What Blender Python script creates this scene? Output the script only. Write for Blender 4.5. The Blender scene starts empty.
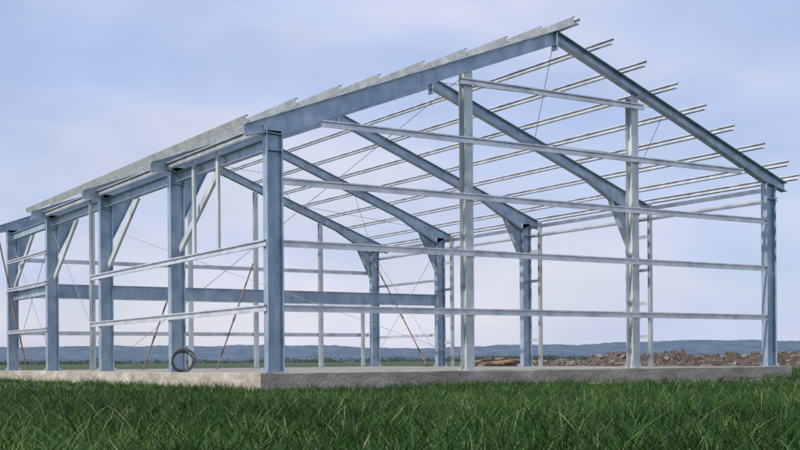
import bpy, math, random
import numpy as np
from mathutils import Vector, Matrix, noise
random.seed(7); rng=np.random.default_rng(7)
V=Vector
scene=bpy.context.scene
# ------------------------------------------------------------ materials
def newmat(name):
    m=bpy.data.materials.new(name); m.use_nodes=True
    nt=m.node_tree; b=nt.nodes['Principled BSDF']
    return m,nt,b
def N(nt,t,**k):
    n=nt.nodes.new(t)
    for a,v in k.items(): setattr(n,a,v)
    return n
def ramp(nt,stops):
    r=nt.nodes.new('ShaderNodeValToRGB'); e=r.color_ramp.elements
    while len(e)<len(stops): e.new(.5)
    for i,(p,c) in enumerate(stops):
        e[i].position=p; e[i].color=(*c,1)
    return r
def surf(name,stops,scale,rough=(.4,.7),metal=0.0,bump=0.0,bscale=60,stretch=(1,1,1),detail=6,dist=0.0):
    m,nt,b=newmat(name)
    tc=N(nt,'ShaderNodeTexCoord'); mp=N(nt,'ShaderNodeMapping'); mp.inputs['Scale'].default_value=stretch
    nt.links.new(tc.outputs['Object'],mp.inputs['Vector'])
    n=N(nt,'ShaderNodeTexNoise'); n.inputs['Scale'].default_value=scale; n.inputs['Detail'].default_value=detail; n.inputs['Roughness'].default_value=.62
    n.inputs['Distortion'].default_value=dist
    nt.links.new(mp.outputs[0],n.inputs['Vector'])
    r=ramp(nt,stops); nt.links.new(n.outputs['Fac'],r.inputs[0]); nt.links.new(r.outputs[0],b.inputs['Base Color'])
    n2=N(nt,'ShaderNodeTexNoise'); n2.inputs['Scale'].default_value=scale*3.1; nt.links.new(mp.outputs[0],n2.inputs['Vector'])
    mr=N(nt,'ShaderNodeMapRange'); mr.inputs['To Min'].default_value=rough[0]; mr.inputs['To Max'].default_value=rough[1]
    nt.links.new(n2.outputs['Fac'],mr.inputs['Value']); nt.links.new(mr.outputs[0],b.inputs['Roughness'])
    b.inputs['Metallic'].default_value=metal
    if bump:
        n3=N(nt,'ShaderNodeTexNoise'); n3.inputs['Scale'].default_value=bscale; n3.inputs['Detail'].default_value=8
        nt.links.new(tc.outputs['Object'],n3.inputs['Vector'])
        bp=N(nt,'ShaderNodeBump'); bp.inputs['Strength'].default_value=bump; bp.inputs['Distance'].default_value=.03
        nt.links.new(n3.outputs['Fac'],bp.inputs['Height']); nt.links.new(bp.outputs[0],b.inputs['Normal'])
    return m
M_blue=surf('galvanised_blue_grey_steel',[(.28,(.20,.285,.38)),(.45,(.31,.395,.49)),(.58,(.40,.48,.565)),(.74,(.56,.62,.68))],2.6,(.22,.5),.55,stretch=(1,1,.6),detail=12)
M_galv=surf('galvanised_steel',[(.3,(.46,.49,.52)),(.5,(.65,.67,.70)),(.7,(.82,.83,.85))],3,(.22,.45),.6,detail=9)
M_galvp=surf('galvanised_post_steel',[(.3,(.38,.42,.43)),(.5,(.54,.58,.58)),(.7,(.70,.73,.72))],2,(.3,.55),.4,detail=9,stretch=(1,1,.4))
M_rod=surf('dark_rod',[(.3,(.16,.17,.18)),(.7,(.28,.29,.30))],5,(.5,.7),.4)
M_rust=surf('weathered_prop',[(.3,(.13,.085,.065)),(.7,(.25,.18,.14))],4,(.7,.9),0)
M_conc=surf('concrete',[(.25,(.15,.13,.105)),(.42,(.28,.25,.21)),(.58,(.38,.35,.305)),(.75,(.52,.49,.45))],1.3,(.8,.95),0,.6,25,detail=12,stretch=(1,1,2.5),dist=.5)
M_dirt=surf('earth',[(.3,(.04,.028,.02)),(.55,(.085,.062,.045)),(.75,(.16,.13,.10))],1.6,(.9,1),0,.9,5,detail=10)
M_stone=surf('stone',[(.3,(.10,.09,.075)),(.6,(.2,.18,.155)),(.8,(.34,.32,.29))],1.2,(.8,1),0,.5,12)
M_wood=surf('timber',[(.3,(.13,.075,.05)),(.7,(.34,.23,.15))],2,(.7,.9),0,stretch=(1,6,6))
M_black=surf('black_pipe',[(.3,(.015,.015,.018)),(.7,(.04,.04,.045))],3,(.4,.6))
M_ground=surf('ground_soil_grass',[(.3,(.018,.036,.010)),(.55,(.04,.07,.018)),(.75,(.08,.12,.035))],.35,(.95,1),0,.8,8,detail=12)
M_hill=surf('hazy_wooded_hills',[(.38,(.045,.08,.12)),(.52,(.07,.11,.16)),(.66,(.11,.155,.21))],.02,(1,1),0,detail=10,stretch=(1,1,3))  # bluish distance haze is painted into the base colour
M_tree=surf('hazed_far_tree_leaves',[(.3,(.03,.05,.045)),(.7,(.065,.09,.075))],.2,(.9,1))  # leaf green greyed in the colour itself to imitate haze
# ------------------------------------------------------------ mesh builder
class MB:
    def __init__(s): s.v=[]; s.f=[]
    def prism(s,pf0,p0,pf1,p1,A,B):
        n=len(pf0); o=len(s.v)
        for (a,b) in pf0: s.v.append(p0+A*a+B*b)
        for (a,b) in pf1: s.v.append(p1+A*a+B*b)
        for i in range(n):
            j=(i+1)%n; s.f.append((o+i,o+j,o+n+j,o+n+i))
        s.f.append(tuple(o+i for i in reversed(range(n)))); s.f.append(tuple(o+n+i for i in range(n)))
    def box(s,c,X,Y,Z):
        pf=[(-1,-1),(1,-1),(1,1),(-1,1)]
        s.prism(pf,c-Z,pf,c+Z,X,Y)
    def abox(s,x0,x1,y0,y1,z0,z1):
        s.box(V(((x0+x1)/2,(y0+y1)/2,(z0+z1)/2)),V(((x1-x0)/2,0,0)),V((0,(y1-y0)/2,0)),V((0,0,(z1-z0)/2)))
    def rod(s,p0,p1,r,n=8):
        d=(p1-p0).normalized(); A=d.orthogonal().normalized(); B=d.cross(A)
        pf=[(r*math.cos(6.28318*i/n),r*math.sin(6.28318*i/n)) for i in range(n)]
        s.prism(pf,p0,pf,p1,A,B)
    def make(s,name,mat,parent=None,bevel=0):
        me=bpy.data.meshes.new(name); me.from_pydata([tuple(v) for v in s.v],[],s.f); 
        me.materials.append(mat); me.validate(); me.update()
        import bmesh
        bm=bmesh.new(); bm.from_mesh(me); bmesh.ops.recalc_face_normals(bm,faces=bm.faces); bm.to_mesh(me); bm.free()
        o=bpy.data.objects.new(name,me); scene.collection.objects.link(o)
        if parent: o.parent=parent
        if bevel:
            m=o.modifiers.new('b','BEVEL'); m.width=bevel; m.segments=2; m.limit_method='ANGLE'
        return o
def ipf(h,b,tf=.018,tw=.014,top=None):
    y1=h/2; y0=-h/2
    if top is not None: y1=top; y0=top-h
    return [(-b/2,y1),(b/2,y1),(b/2,y1-tf),(tw/2,y1-tf),(tw/2,y0+tf),(b/2,y0+tf),(b/2,y0),(-b/2,y0),(-b/2,y0+tf),(-tw/2,y0+tf),(-tw/2,y1-tf),(-b/2,y1-tf)]
def cpf(h,b,l=.025,t=.008):
    return [(b,h/2-l),(b,h/2),(0,h/2),(0,-h/2),(b,-h/2),(b,-h/2+l),(b-t,-h/2+l),(b-t,-h/2+t),(t,-h/2+t),(t,h/2-t),(b-t,h/2-t),(b-t,h/2-l)]
X=V((1,0,0)); Y=V((0,1,0)); Z=V((0,0,1))
# ------------------------------------------------------------ building dims
S=0.36; W=15.0; HE=5.1; HA=7.9; SL=(HA-HE)/(W/2)
FY=[0,5.2,10.4,15.6,20.4]
def rz(x): return S+HE+(W/2-abs(x-W/2))*SL
bld=bpy.data.objects.new('steel_frame_building',None); scene.collection.objects.link(bld)
cosr=1/math.sqrt(1+SL*SL)
TL=V((cosr,0,SL*cosr)); NL=V((-SL*cosr,0,cosr))
TR=V((-cosr,0,SL*cosr)); NR=V((SL*cosr,0,cosr))
fr=MB(); bo=MB(); OV=.45
CD=.36; CB=.2
for k,y in enumerate(FY):
    cb=CB; 
    for side in (0,1):
        x=0 if side==0 else W
        sx=1 if side==0 else -1
        cx=x+sx*CD/2
        ztop=rz(x+sx*CD/2)-.30
        fr.prism(ipf(CD,cb),V((cx,y,S+.03)),ipf(CD,cb),V((cx,y,ztop)),Y,X)
        fr.abox(cx-CD/2-.06,cx+CD/2+.06,y-cb/2-.05,y+cb/2+.05,S+.002,S+.028)
        for ax_ in (-CD/2-.03,CD/2+.03):
            for ay in (-.1,.1): bo.rod(V((cx+ax_,y+ay,S+.01)),V((cx+ax_,y+ay,S+.09)),.013,6)
        for zz in (ztop-.42,ztop-.02):
            fr.abox(cx-CD/2+.02,cx+CD/2-.02,y-cb/2+.01,y-.008,zz,zz+.014)
            fr.abox(cx-CD/2+.02,cx+CD/2-.02,y+.008,y+cb/2-.01,zz,zz+.014)
        xo=x-sx*OV
        gable=(k==0)
        d_mid=.32 if not gable else (.34 if side==0 else .26)
        d_h=.62 if not gable else (.46 if side==0 else .34)
        xa=x+sx*CD; xb=x+sx*(2.0 if not gable else 3.2); xm=W/2
        fr.prism(ipf(.24,cb,top=0),V((xo,y,rz(x)-OV*SL)),ipf(.30,cb,top=0),V((x,y,rz(x))),Y,Z)
        fr.prism(ipf(.30,cb,top=0),V((x,y,rz(x))),ipf(d_h,cb,top=0),V((xa,y,rz(xa))),Y,Z)
        fr.prism(ipf(d_h,cb,top=0),V((xa,y,rz(xa))),ipf(d_mid,cb,top=0),V((xb,y,rz(xb))),Y,Z)
        fr.prism(ipf(d_mid,cb,top=0),V((xb,y,rz(xb))),ipf(d_mid*.95,cb,top=0),V((xm,y,rz(xm))),Y,Z)
        xs_=x+sx*3.6
        for q in (-.09,-.16,-.23):
            for dx in (-.06,.06):
                bo.rod(V((xs_+dx,y-.028,rz(xs_)+q)),V((xs_+dx,y-.006,rz(xs_)+q)),.014,6)
        if not gable:
            hl=1.0
            z0=rz(xa)-.60
            fr.prism([(-.006,0),(.006,0),(.006,-hl),(-.006,-hl)],V((xa-sx*.002,y,z0)),[(-.006,.0),(.006,.0),(.006,-.02),(-.006,-.02)],V((x+sx*1.05,y,rz(x+sx*1.05)-.5)),Y,Z)
            a=V((xa,y,z0-hl)); b=V((x+sx*1.05,y,rz(x+sx*1.05)-.51)); d=(b-a).normalized(); nn=d.cross(Y)
            fr.prism([(-cb/2,-.008),(cb/2,-.008),(cb/2,.008),(-cb/2,.008)],a,[(-cb/2,-.008),(cb/2,-.008),(cb/2,.008),(-cb/2,.008)],b,Y,nn)
    fr.abox(W/2-.014,W/2+.014,y-CB/2-.01,y+CB/2+.01,rz(W/2)-.46,rz(W/2)-.01)
fr.make('main_portal_frames',M_blue,bld,.003)
bo.make('bolts',M_galv,bld)
mz=MB()
mz.prism(ipf(.42,.18),V((CD+.02,FY[3],S+2.5)),ipf(.42,.18),V((W-CD-.02,FY[3],S+2.5)),Y,Z)
mz.prism(ipf(.3,.16),V((.18,FY[3]+.12,S+2.55)),ipf(.3,.16),V((.18,FY[4]-.12,S+2.55)),X,Z)
for k in range(4):
    mz.prism(ipf(.24,.14),V((.2,FY[k]+.12,S+4.62)),ipf(.24,.14),V((.2,FY[k+1]-.12,S+4.62)),X,Z)
mz.make('mezzanine_and_eave_beams',M_blue,bld,.003)
pu=MB()
ts=[.006,.068,.137,.207,.277,.347,.414,.480]
YL=FY[3]+.55
PH=.145; off=PH/2+.008
for i,t in enumerate(ts):
    for sgn in (-1,1):
        x=W/2+sgn*t*W; Nn=NL if sgn<0 else NR; T=TL if sgn<0 else TR
        y0=-.78+random.uniform(-.09,.09)
        y1=(YL if sgn<0 else FY[4]+.4)+random.uniform(-.05,.05)
        c=V((x,0,rz(x)))+Nn*off
        pu.prism(cpf(PH,.065),c+Y*y0,cpf(PH,.065),c+Y*(FY[1]+.35),T,Nn)
        c2=c+T*.012+Nn*.004
        pu.prism(cpf(PH*.9,.06),c2+Y*(FY[1]-.35),cpf(PH*.9,.06),c2+Y*y1,T,Nn)
        for k,yf in enumerate(FY):
            if yf>y1: continue
            pc=V((x,yf+.02,rz(x)))+T*(-.008)+Nn*.065
            pu.box(pc,T*.005,Y*.05,Nn*.06)
for sgn in (-1,1):
    x=-.42 if sgn<0 else W+.42
    Nn=NL if sgn<0 else NR; T=TL if sgn<0 else TR
    z=S+HE-.42*SL
    c=V((x,0,z))+Nn*off
    pu.prism(cpf(PH,.07),c+Y*(-.1 if sgn<0 else -.5),cpf(PH,.07),c+Y*(YL if sgn<0 else FY[4]+.4),T,Nn)
pu.prism(cpf(.18,.06),V((-.02,-.05,S+4.86)),cpf(.18,.06),V((-.02,FY[3]+.2,S+4.86)),-X,Z)
pu.make('roof_purlins',M_galv,bld)
gi=MB()
def girt(p0,p1,out,h=.14): gi.prism(cpf(h,.055,.03),p0,cpf(h,.055,.03),p1,out,Z)
def xroof(z): return (z-(S+HE-.35))/SL
for h in (1.3,2.6,3.85,5.1,6.4):
    z=S+h
    x0=.37; x1=W-.37
    if h>4.6:
        xx=max(xroof(z+.12),.4); x0=xx; x1=W-xx
    girt(V((x0,-.06,z)),V((x1,-.06,z)),-Y)
    if h<4.6: girt(V((x0,FY[4]+.14,z)),V((x1,FY[4]+.14,z)),Y)
for h in (1.3,2.6):
    girt(V((-.01,-.05,S+h)),V((-.01,11.1,S+h)),-X)
for h in (1.3,2.75,3.7):
    girt(V((-.01,FY[3]-.1,S+h)),V((-.01,FY[4],S+h)),-X,.11)
for h in (4.45,4.75):
    girt(V((W+.01,-.1,S+h)),V((W+.01,FY[4],S+h)),X,.11)
for k in (1,2,3):
    for h in (.9,1.9,2.9,3.9):
        girt(V((W-.05,FY[k]-.62,S+h)),V((W-.05,FY[k]-.1,S+h)),X,.09)
girt(V((W+.01,FY[3],S+1.2)),V((W+.01,FY[4],S+1.2)),X,.1)
girt(V((W+.01,FY[3],S+3.3)),V((W+.01,FY[4],S+3.3)),X,.1)
gi.make('wall_girts',M_galv,bld)
po=MB()
def post(x,y,z0,z1,h=.2,b=.2,ax=(X,Y)):
    po.prism(ipf(h,b,.012,.012),V((x,y,S+z0)),ipf(h,b,.012,.012),V((x,y,S+z1)),ax[0],ax[1])
for t in (1/3,2/3):
    x=t*W; post(x,.09,.025,rz(x)-S-.33,.22,.22)
    po.abox(x-.16,x+.16,-.08,.26,S+.002,S+.022)
    po.abox(x-.1,x+.1,.0,.012,rz(x)-.5,rz(x)-.28)
    for h in (1.3,2.6,3.85,5.1):
        po.abox(x+.112,x+.118,-.055,.0,S+h-.1,S+h+.1)
for t in (.2,.45,.63,.82):
    x=t*W; post(x,FY[4],.02,rz(x)-S-.33,.14,.16)
post(W*.95,FY[4],.02,2.5,.12,.12)
for k in (1,2,3): post(W-.05,FY[k]-.62,.01,rz(W)-S-.2,.09,.12)
po.prism(cpf(.12,.06),V((.05,3.85,S+2.68)),cpf(.12,.06),V((.05,3.85,S+4.9)),X,Y)
po.prism(cpf(.12,.06),V((.05,2.5,S+2.68)),cpf(.12,.06),V((.05,2.5,S+4.9)),X,Y)
po.prism(cpf(.16,.06),V((.02,11.1,S+.01)),cpf(.16,.06),V((.02,11.1,S+4.8)),-X,Y)
po.make('secondary_posts',M_galvp,bld,.002)
kb=MB()
for k in (1,2,3,4):
    a=V((.2,FY[k]-.14,S+2.9)); b=V((.2,FY[k]-2.5,S+4.52)); d=(b-a).normalized(); n=d.cross(X)
    kb.prism(cpf(.16,.07),a,cpf(.16,.07),b,X,n)
kb.make('eave_knee_braces',M_galvp,bld)
ro=MB()
def R(a,b,r=.008): ro.rod(V(a),V(b),r,6)
for (i,j) in ((0,1),(3,4)):
    y0,y1=FY[i],FY[j]
    for sd in (0,1):
        xs=(.4,W/2) if sd==0 else (W-.4,W/2)
        xmid=(xs[0]+xs[1])/2
        for (xa,xb) in ((xs[0],xmid),(xmid,xs[1])):
            R((xa,y0,rz(xa)-.12),(xb,y1,rz(xb)-.12)); R((xb,y0,rz(xb)-.12),(xa,y1,rz(xa)-.12))
R((W-.2,FY[3],S+.3),(W-.2,FY[4],S+4.6)); R((W-.2,FY[4],S+.3),(W-.2,FY[3],S+4.6))
R((.2,FY[3],S+.2),(.2,FY[4],S+4.4)); R((.2,FY[4],S+.2),(.2,FY[3],S+4.4))
R((.2,FY[2],S+.2),(.2,FY[3],S+4.4)); 
R((W/3,.2,rz(W/3)-.4),(2.2,FY[3],S+.3)); R((4.2,FY[4],S+4.9),(W*.62,FY[1],S+.1))
ro.make('bracing_rods',M_rod,bld)
sl=MB()
for (a_,b_) in ((-.3,5.19),(5.2,10.39),(10.4,15.59),(15.6,FY[4]+.45)):
    sl.abox(-.28,W+.35,a_,b_,-.3,S)
so=sl.make('concrete_slab',M_conc,None,.015)
def prop(a,b,r,name='leaning_prop'):
    m=MB(); m.rod(V(a),V(b),r,8)
    d=(V(b)-V(a)); 
    m.rod(V(a)+d*.45,V(a)+d*.49,r*1.5,8)
    m.abox(a[0]-.08,a[0]+.08,a[1]-.08,a[1]+.08,a[2]-.002,a[2]+.012)
    m.make(name,M_rust)
prop((5.57,FY[3]-.3,S+.004),(6.93,FY[3]-.3,S+3.58),.028)
prop((3.0,FY[3]-.3,S+.004),(3.87,FY[3]-.28,S+2.3),.028,'leaning_prop.001')
prop((.55,FY[4]-.4,S+.004),(-.35,FY[4]-.4,S+4.4),.028,'leaning_prop.002')
prop((W-.5,16.0,S+.004),(W-.45,19.9,S+4.2),.028,'leaning_prop.003')
bpy.ops.mesh.primitive_torus_add(major_radius=.24,minor_radius=.013,major_segments=40,minor_segments=8)
t0=bpy.context.object; objs=[t0]
for i in range(4):
    bpy.ops.mesh.primitive_torus_add(major_radius=.24+random.uniform(-.05,.05),minor_radius=.012,major_segments=40,minor_segments=8,location=(random.uniform(-.03,.03),random.uniform(-.03,.03),.03*(i+1)),rotation=(random.uniform(-.15,.15),random.uniform(-.15,.15),0)); objs.append(bpy.context.object)
for o in objs: o.select_set(True)
bpy.context.view_layer.objects.active=t0; bpy.ops.object.join(); t0.name='pipe_coil'; t0.data.materials.append(M_black)
t0.rotation_euler=(math.radians(72),0,math.radians(-28)); t0.location=(.05,4.5,S+.25)
# ------------------------------------------------------------ site axes
Fw=V((.534,.8455,0)).normalized(); Rt=V((Fw.y,-Fw.x,0))
C=V((-10.34,-21.37,S+.22))
def wp(u,d,z=0): return V((C.x,C.y,0))+Fw*d+Rt*((u-400)/1181*d)+Z*z
# ------------------------------------------------------------ ground
def fbm(x,y,s): return noise.fractal(V((x*s,y*s,3.1)),1,2,5)
import bmesh
gm=bpy.data.meshes.new('ground'); bm=bmesh.new()
rs=[0,2,4,6,8,10,13,17,22,28,36,46,60,80,110,160,250,400,700,1200,2200,4500]
nseg=96; rings=[]
for r in rs[1:]:
    ring=[]
    for i in range(nseg):
        a=2*math.pi*i/nseg; x=C.x+r*math.cos(a); y=C.y+r*math.sin(a)
        z=fbm(x,y,.12)*.05 if r<60 else -0.02
        if -1<x<W+1 and -1<y<FY[4]+1: z=-.02
        ring.append(bm.verts.new((x,y,z)))
    rings.append(ring)
c=bm.verts.new((C.x,C.y,0))
for i in range(nseg): bm.faces.new((c,rings[0][i],rings[0][(i+1)%nseg]))
for a,b in zip(rings,rings[1:]):
    for i in range(nseg): j=(i+1)%nseg; bm.faces.new((a[i],b[i],b[j],a[j]))
bm.to_mesh(gm); bm.free(); gm.materials.append(M_ground)
for p in gm.polygons: p.use_smooth=True
go=bpy.data.objects.new('ground',gm); scene.collection.objects.link(go)
# ------------------------------------------------------------ grass
mg,nt,b=newmat('grass_blades')
at=N(nt,'ShaderNodeAttribute'); at.attribute_name='tint'
rp=ramp(nt,[(0,(.009,.030,.005)),(.3,(.022,.064,.010)),(.55,(.043,.104,.017)),(.8,(.085,.165,.034)),(.92,(.14,.22,.06)),(1,(.34,.30,.18))])
nt.links.new(at.outputs['Fac'],rp.inputs[0]); nt.links.new(rp.outputs[0],b.inputs['Base Color'])
b.inputs['Roughness'].default_value=.5; b.inputs['Specular IOR Level'].default_value=.25
tr=N(nt,'ShaderNodeBsdfTranslucent'); nt.links.new(rp.outputs[0],tr.inputs['Color'])
mx=N(nt,'ShaderNodeMixShader'); mx.inputs[0].default_value=.3
nt.links.new(b.outputs[0],mx.inputs[1]); nt.links.new(tr.outputs[0],mx.inputs[2]); nt.links.new(mx.outputs[0],nt.nodes['Material Output'].inputs[0])
def lown(x,y,seed=0):
    r=np.random.default_rng(seed); o=np.zeros_like(x)
    for i in range(14):
        f=r.uniform(.25,2.6); a=r.uniform(0,6.28); p=r.uniform(0,6.28)
        o+=np.sin((x*np.cos(a)+y*np.sin(a))*f+p)/(1+f*.5)
    return o/5
def grass(nt_,d0,d1,ang,width,hmul,bpt,edge=False):
    if edge:
        e=rng.uniform(0,1,nt_)<.45; o=-.42-np.abs(rng.normal(0,.25,nt_))
        x=np.where(e,o+.05,rng.uniform(-.5,W+1.2,nt_)); y=np.where(e,rng.uniform(-.5,FY[4]+1,nt_),o)
    else:
        az=rng.uniform(-ang,ang,nt_); d=np.sqrt(rng.uniform(d0**2,d1**2,nt_))
        fx,fy,rx,ry=Fw.x,Fw.y,Rt.x,Rt.y
        x=C.x+d*(np.cos(az)*fx+np.sin(az)*rx); y=C.y+d*(np.cos(az)*fy+np.sin(az)*ry)
    n1=lown(x,y,1); n2=lown(x*1.9,y*1.9,2)
    keep=~((x>-.36)&(x<W+.42)&(y>-.38)&(y<FY[4]+.5))
    keep&=(rng.uniform(0,1,nt_)<np.clip(.75+(.6 if not edge else 1.2)*n1,.2,1))
    x=x[keep];y=y[keep];n1=n1[keep];n2=n2[keep]
    th=rng.uniform(.5,1.4,len(x))*(1+.6*n2); tl=rng.normal(0,.8,(len(x),2)); tt=rng.normal(0,.18,len(x))
    tall=rng.uniform(0,1,len(x))<.03; th[tall]*=1.5
    x=np.repeat(x,bpt);y=np.repeat(y,bpt);n1=np.repeat(n1,bpt);n2=np.repeat(n2,bpt);th=np.repeat(th,bpt);tl=np.repeat(tl,bpt,0);tt=np.repeat(tt,bpt)
    n=len(x)
    x=x+rng.normal(0,.028,n)*(width/.006)**.5; y=y+rng.normal(0,.028,n)*(width/.006)**.5
    h=np.clip(.13*hmul*th*rng.lognormal(0,.3,n),.03,.40)
    a=rng.uniform(0,6.283,n); lean=h*(rng.uniform(.1,.9,n))
    lx=np.cos(a)*lean+tl[:,0]*h*.4; ly=np.sin(a)*lean+tl[:,1]*h*.4
    wa=rng.uniform(0,3.1416,n); w=width*rng.uniform(.6,1.5,n); wx=np.cos(wa)*w/2; wy=np.sin(wa)*w/2
    co=np.zeros((n,7,3),np.float32)
    for i,(s,ws) in enumerate(((0,1.),(.4,.9),(.75,.6))):
        px=x+lx*s**2; py=y+ly*s**2; pz=h*(s-.18*s*s)-.03
        co[:,2*i]=np.stack([px-wx*ws,py-wy*ws,pz],1); co[:,2*i+1]=np.stack([px+wx*ws,py+wy*ws,pz],1)
    droop=rng.uniform(.55,.95,n)
    co[:,6]=np.stack([x+lx,y+ly,h*droop-.03],1)
    tint=np.clip(.45+.34*n1-.08*n2+tt+rng.normal(0,.17,n),0,.93); dry=rng.uniform(0,1,n)<.025; tint[dry]=rng.uniform(.92,1,dry.sum())
    return co,tint
parts=[grass(26000,5.2,13,.55,.0085,1.25,9),grass(26000,13,26,.5,.010,.85,7),grass(16000,26,70,.5,.025,1.0,5),grass(2000,0,0,0,.008,1.1,10,True)]
co=np.concatenate([p[0] for p in parts]); tint=np.concatenate([p[1] for p in parts]).astype(np.float32)
n=len(co); print('blades',n)
me=bpy.data.meshes.new('grass'); me.vertices.add(n*7); me.vertices.foreach_set('co',co.reshape(-1))
base=(np.arange(n)*7)[:,None]
q=np.array([0,1,3,2, 2,3,5,4, 4,5,6])
loops=(base+q[None]).reshape(-1).astype(np.int32)
me.loops.add(len(loops)); me.loops.foreach_set('vertex_index',loops)
ls=(np.arange(n)*11)[:,None]+np.array([0,4,8])[None]
me.polygons.add(n*3); me.polygons.foreach_set('loop_start',ls.reshape(-1).astype(np.int32))
me.update(calc_edges=True)
tv=np.repeat(tint,7)
a_=me.attributes.new('tint','FLOAT','POINT'); a_.data.foreach_set('value',tv)
me.materials.append(mg)
gr=bpy.data.objects.new('grass',me); scene.collection.objects.link(gr)
# ------------------------------------------------------------ earth mound, rubble, timber
tops=[]
def mound(name,u0,u1,d,hh,depth,seed):
    bm=bmesh.new(); nx,ny=260,30; vs=[]
    for j in range(ny+1):
        row=[]
        for i in range(nx+1):
            u=u0+(u1-u0)*i/nx; dd=d+depth*j/ny
            p=wp(u,dd)
            e=max(0,math.sin(math.pi*j/ny))**.7*min(1,min(i,nx-i)/12)
            z=hh*e*(.75+.4*noise.fractal(V((p.x*.28,p.y*.28,seed)),1,2,3)+.3*noise.fractal(V((p.x*1.6,p.y*1.6,seed)),.6,2,5))-.05
            p.z=max(z,-.05); row.append(bm.verts.new(p)); tops.append(p.copy())
        vs.append(row)
    for j in range(ny):
        for i in range(nx): bm.faces.new((vs[j][i],vs[j][i+1],vs[j+1][i+1],vs[j+1][i]))
    me=bpy.data.meshes.new(name); bm.to_mesh(me); bm.free(); me.materials.append(M_dirt)
    o=bpy.data.objects.new(name,me); scene.collection.objects.link(o)
mound('earth_mound',575,960,66,1.05,8,2.0)
mound('earth_mound.001',455,600,66,.62,5,5.0)
def rocks(name,lst,mat):
    bm=bmesh.new()
    for (p,s) in lst:
        r=bmesh.ops.create_icosphere(bm,subdivisions=1,radius=s)
        M=Matrix.Rotation(random.uniform(0,6),3,'Z')@Matrix.Diagonal((random.uniform(.8,1.5),random.uniform(.6,1.1),random.uniform(.45,.8)))
        for v in r['verts']: v.co=M@(v.co*random.uniform(.75,1.2))+p
    me=bpy.data.meshes.new(name); bm.to_mesh(me); bm.free(); me.materials.append(mat)
    o=bpy.data.objects.new(name,me); scene.collection.objects.link(o)
l=[(random.choice(tops),random.uniform(.04,.13)*random.choice([1,1,1,1.8])) for i in range(1500)]
rocks('rubble',l,M_stone)
l=[]
for i in range(260):
    x=random.uniform(3,W+1); l.append((V((x,-.45-abs(random.gauss(0,.25)),.01)),random.uniform(.015,.07)))
for i in range(14): l.append((wp(random.uniform(588,625),25.5+random.uniform(-.5,.3),.05),random.uniform(.05,.12)))
rocks('gravel',l,M_stone)
tb=MB()
for i in range(26):
    p=wp(random.uniform(478,520),46+random.uniform(-1,1),random.uniform(.1,.6)); a=random.uniform(-.5,.5); d=(Rt*math.cos(a)+Fw*math.sin(a)).normalized()
    tb.rod(p-d*random.uniform(.3,.7),p+d*random.uniform(.3,.7)+Z*random.uniform(-.15,.15),random.uniform(.04,.09),8)
tb.make('timber_pile',M_wood)
# ------------------------------------------------------------ hills
def hills(name,d,base,amp,seed,mat,f):
    bm=bmesh.new(); prev=None; n_=900
    for i in range(n_+1):
        a=-1.0+2.0*i/n_
        dirv=Fw*math.cos(a)+Rt*math.sin(a)
        h=base+amp*noise.fractal(V((a*f,seed,0)),.9,2,7)+1.2*noise.noise(V((a*190,seed,2)))
        row=[]
        for k,(dd,hh) in enumerate(((0,0),(.12,.35),(.3,.75),(.45,1),(.8,.6))):
            p=V((C.x,C.y,0))+dirv*(d*(1+dd)); jit=noise.noise(V((a*40,k*3.3,seed)))*.06
            row.append(bm.verts.new((p.x,p.y,h*(1+dd)*max(0,hh+jit*(hh>0))-.5)))
        if prev:
            for k in range(4): bm.faces.new((prev[k],row[k],row[k+1],prev[k+1]))
        prev=row
    me=bpy.data.meshes.new(name); bm.to_mesh(me); bm.free(); me.materials.append(mat)
    for p in me.polygons: p.use_smooth=True
    o=bpy.data.objects.new(name,me); scene.collection.objects.link(o)
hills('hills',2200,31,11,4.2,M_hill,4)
tv=[];tf=[]
for i in range(1000):
    u=random.choice([random.gauss(515,30),random.uniform(-150,950),random.uniform(-150,950),random.uniform(-150,950)]); d=random.uniform(800,1150)
    h=random.uniform(2,5.5); w_=h*random.uniform(1.0,2.4); c0=wp(u,d,0)
    for k in range(50):
        q=V((random.gauss(0,.5)*w_,random.gauss(0,.5)*w_,abs(h*(.35+random.gauss(0,.25))))); s=random.uniform(.4,.9)
        o=len(tv)
        for j in range(3): tv.append(c0+q+V((random.uniform(-s,s),random.uniform(-s,s),random.uniform(-s,s))))
        tf.append((o,o+1,o+2))
me=bpy.data.meshes.new('distant_trees'); me.from_pydata([tuple(v) for v in tv],[],tf); me.materials.append(M_tree)
scene.collection.objects.link(bpy.data.objects.new('distant_trees',me))
# ------------------------------------------------------------ sky & sun
w=bpy.data.worlds.new('World'); scene.world=w; w.use_nodes=True; nt=w.node_tree
bg=nt.nodes['Background']; bg.inputs[1].default_value=.1
sunel=math.radians(36); sdir=(-Fw*.62-Rt*.78).normalized()
saz=math.atan2(sdir.x,sdir.y)
sk=N(nt,'ShaderNodeTexSky',sky_type='NISHITA'); sk.sun_disc=False; sk.sun_elevation=sunel; sk.sun_rotation=saz; sk.dust_density=1
tc=N(nt,'ShaderNodeTexCoord'); mp=N(nt,'ShaderNodeMapping'); mp.inputs['Scale'].default_value=(1,1,3.2); nt.links.new(tc.outputs['Generated'],mp.inputs['Vector'])
n1=N(nt,'ShaderNodeTexNoise'); n1.inputs['Scale'].default_value=3.0; n1.inputs['Detail'].default_value=8; n1.inputs['Roughness'].default_value=.52; n1.inputs['Distortion'].default_value=.5
nt.links.new(mp.outputs[0],n1.inputs['Vector'])
cr=ramp(nt,[(.36,(.74,.74,.74)),(.62,(.97,.97,.97))]); nt.links.new(n1.outputs['Fac'],cr.inputs[0])
sep=N(nt,'ShaderNodeSeparateXYZ'); nt.links.new(tc.outputs['Generated'],sep.inputs[0])
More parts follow.
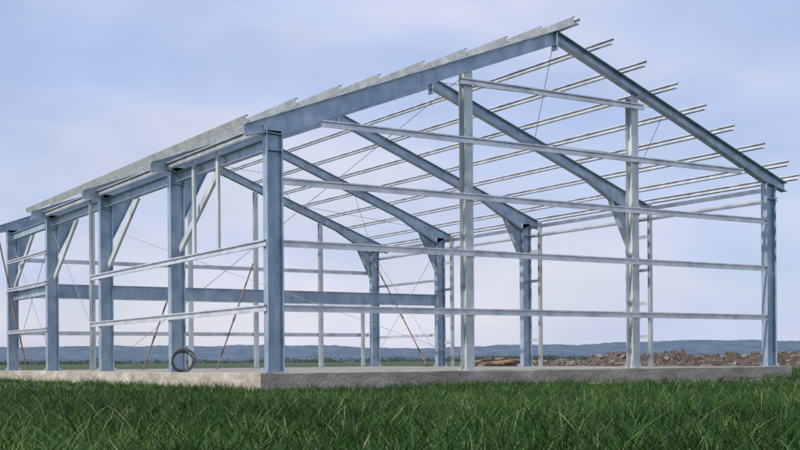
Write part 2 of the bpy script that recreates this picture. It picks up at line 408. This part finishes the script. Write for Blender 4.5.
hz=N(nt,'ShaderNodeMapRange'); hz.inputs['From Min'].default_value=0; hz.inputs['From Max'].default_value=.32; hz.inputs['To Min'].default_value=.14; hz.inputs['To Max'].default_value=-.08
nt.links.new(sep.outputs['Z'],hz.inputs['Value'])
n2=N(nt,'ShaderNodeTexNoise'); n2.inputs['Scale'].default_value=3.6; n2.inputs['Detail'].default_value=7; n2.inputs['Roughness'].default_value=.5; nt.links.new(mp.outputs[0],n2.inputs['Vector'])
ad=N(nt,'ShaderNodeMath',operation='ADD'); nt.links.new(n2.outputs['Fac'],ad.inputs[0]); nt.links.new(hz.outputs[0],ad.inputs[1])
cc=ramp(nt,[(.34,(.47,.58,.88)),(.5,(.58,.66,.91)),(.62,(.69,.725,.90)),(.78,(.80,.80,.91))]); nt.links.new(ad.outputs[0],cc.inputs[0])
sc=N(nt,'ShaderNodeVectorMath',operation='SCALE'); sc.inputs['Scale'].default_value=10; nt.links.new(cc.outputs[0],sc.inputs[0])
mx=N(nt,'ShaderNodeMix',data_type='RGBA'); nt.links.new(cr.outputs[0],mx.inputs[0]); nt.links.new(sk.outputs[0],mx.inputs[6]); nt.links.new(sc.outputs[0],mx.inputs[7])
nt.links.new(mx.outputs[2],bg.inputs[0])
sd=bpy.data.lights.new('sun','SUN'); sd.energy=4.6; sd.angle=math.radians(.6); sd.color=(1,.95,.87)
so=bpy.data.objects.new('sun',sd); scene.collection.objects.link(so)
tosun=V((sdir.x*math.cos(sunel),sdir.y*math.cos(sunel),math.sin(sunel)))
so.rotation_euler=(tosun).to_track_quat('Z','Y').to_euler()
# ------------------------------------------------------------ camera
cd=bpy.data.cameras.new('camera'); cam=bpy.data.objects.new('camera',cd); scene.collection.objects.link(cam)
cd.sensor_width=36; cd.lens=36*1181/800; cd.shift_y=.17; cd.clip_end=20000; cd.clip_start=.1
th=.008; r=Rt*math.cos(th)-Z*math.sin(th); u=Rt*math.sin(th)+Z*math.cos(th)
M=Matrix((r,u,-Fw)).transposed().to_4x4(); M.translation=C; cam.matrix_world=M
scene.camera=cam
scene.view_settings.view_transform='Standard'; scene.view_settings.look='None'; scene.view_settings.exposure=0
